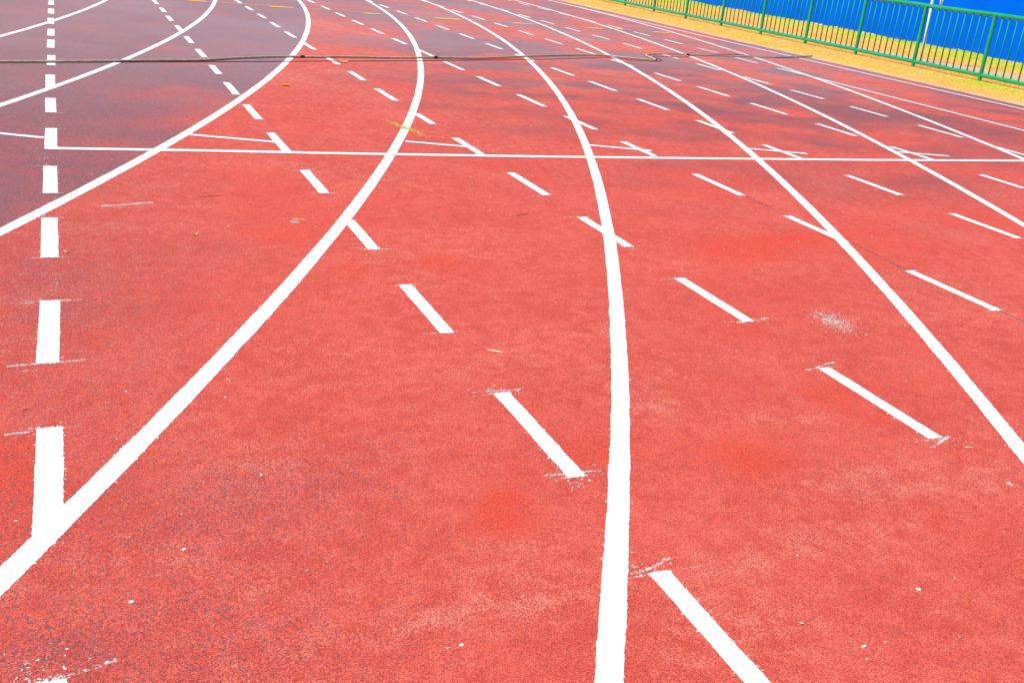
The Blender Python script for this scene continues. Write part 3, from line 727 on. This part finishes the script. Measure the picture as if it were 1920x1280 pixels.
# ---------------------------------------------------------------- fence
FX, P0, PD = 11.735, 11.03, 1.309
TOP, BOT = 0.868, 0.068
fence = empty('metal_fence', (FX, P0, 0))
tag(fence, 'low green tubular metal fence on the dry grass', 'fence')
def fpart(name, pts, rad, seg=12, scale=None, kind=None):
    V, F = tube(pts, rad, seg, True, scale)
    o = mesh_obj(name, V, F, M['green'], fence, smooth=True)
    m = o.modifiers.new('edge', 'EDGE_SPLIT'); m.split_angle = math.radians(50)
    if kind: o['kind'] = kind
    return o
K0, K1 = -6, 17
for k in range(K0, K1 + 1):
    y = k * PD
    fpart('post', [(0, y, -0.15), (0, y, TOP - 0.01)], 0.0275, 14)
L0, L1 = K0 * PD - 0.1, K1 * PD + 0.1
fpart('top_rail', [(0, L0 + (L1 - L0) * t / 60, TOP + 0.003 * math.sin(t * 1.7)) for t in range(61)], 0.0300, 14)
for k in range(K0, K1):                            # bottom rail: one tube welded between each pair of posts
    y0, y1 = k * PD + 0.022, (k + 1) * PD - 0.022
    fpart('bottom_rail', [(0, y0, BOT), (0, (y0 + y1) / 2, BOT - 0.002), (0, y1, BOT)], 0.0265, 14)
V9, F9 = tube([(0, 0, BOT + 0.015), (0, 0, TOP - 0.02)], 0.0092, 8)
bal_me = None; restV, restF = [], []
for k in range(K0, K1):
    for j in range(1, 10):
        y = (k + j / 10.0) * PD + random.uniform(-0.006, 0.006)
        if -2 <= k <= 8:
            if bal_me is None:
                o = mesh_obj('baluster', V9, F9, M['bar'], fence, smooth=True); bal_me = o.data; o.location = (0, y, 0)
            else:
                o = bpy.data.objects.new('baluster', bal_me); link(o, fence); o.location = (0, y, 0)
            o.rotation_euler = (random.uniform(-0.006, 0.006), random.uniform(-0.004, 0.004), 0)
        else:
            b = len(restV); restV += [(x, yy + y, z) for x, yy, z in V9]; restF += [tuple(q + b for q in f_) for f_ in F9]
o = mesh_obj('far_balusters', restV, restF, M['bar'], fence, smooth=True); o['kind'] = 'stuff'

# ---------------------------------------------------------------- flag pole with a hanging pennant
px_, py_ = 12.62, 13.12
fp = empty('flag_pole', (px_, py_, 0))
tag(fp, 'thin white pole with drooping white pennant standing behind the fence', 'flag pole')
V, F = tube([(0, 0, -0.1), (-0.03, 0, 0.6), (-0.08, 0, 1.4), (-0.12, 0.0, 2.05)], 0.0215, 12, True, [1, 1, 0.95, 0.8])
mesh_obj('pole', V, F, M['pole'], fp, smooth=True)
V, F = [], []
n, m = 14, 7
tip = np.array([0.085, -0.045, 0.868])
for i in range(n + 1):
    t = i / n                                      # from the pole head down to the tip
    for j in range(m + 1):
        s_ = j / m
        top = np.array([0.012 + 0.22 * s_, -0.008 - 0.10 * s_, 1.98 - 0.16 * s_])
        wv = 0.018 * math.sin(s_ * 9 + t * 3)
        q = top * (1 - t) + (tip + np.array([0.028 * (s_ - .5), -0.012 * (s_ - .5), 0])) * t
        q = q + np.array([wv * 0.5, wv, -0.10 * math.sin(math.pi * t) * (1 - s_) * 0.4])
        V.append(tuple(q))
for i in range(n):
    for j in range(m):
        a = i * (m + 1) + j; F.append((a, a + 1, a + m + 2, a + m + 1))
o = mesh_obj('pennant', V, F, M['cloth'], fp, smooth=True)
md = o.modifiers.new('thickness', 'SOLIDIFY'); md.thickness = 0.0015

# ---------------------------------------------------------------- grass
def blades(name, x, y, h, wd, label):
    n = len(x)
    th = RNG.uniform(0, 2 * np.pi, n); ln = RNG.uniform(0.15, 1.1, n) * h
    td = RNG.uniform(0, 2 * np.pi, n)
    z = ground_z(x, y)[2] - 0.002
    V = np.zeros((n, 3, 3))
    V[:, 0] = np.stack([x - np.cos(th) * wd, y - np.sin(th) * wd, z], 1)
    V[:, 1] = np.stack([x + np.cos(th) * wd, y + np.sin(th) * wd, z], 1)
    V[:, 2] = np.stack([x + np.cos(td) * ln, y + np.sin(td) * ln, z + h], 1)
    F = np.arange(n * 3).reshape(-1, 3)
    o = tri_mesh(name, V.reshape(-1, 3), F, M['blade'])
    g = np.clip(f_green(x, y) * RNG.uniform(0.6, 1.8, n), 0, 1)
    at = o.data.attributes.new('green', 'FLOAT', 'POINT'); at.data.foreach_set('value', np.repeat(g, 3).astype(np.float32))
    tag(o, label, 'grass', kind='stuff')
n = 170000
x = RNG.uniform(EDGE - 0.03, WALLX, n); y = 6.5 + 22 * RNG.random(n) ** 1.3
gx_ = np.abs(x - gutter_x(y)) > 0.09 + 0.09 * sstep(16, 11, y)
edge = sstep(EDGE + 0.02, EDGE + 0.35, x + 0.25 * (fbm(x, y, 95, 3.0) - 0.5))
kp = gx_ & (RNG.random(n) < 0.06 + edge)
x, y = x[kp], y[kp]
h = RNG.uniform(0.006, 0.026, len(x)) * (0.6 + 0.8 * fbm(x, y, 96, 3.0)) * (0.5 + 0.5 * sstep(EDGE, EDGE + 0.5, x))
h = h * (1 + 1.2 * sstep(15.0, 15.45, x) * fbm(x, y, 97, 2.0))
blades('grass', x, y, h, RNG.uniform(0.0012, 0.0028, len(x)), 'short dry yellow and green grass beside the track and fence')
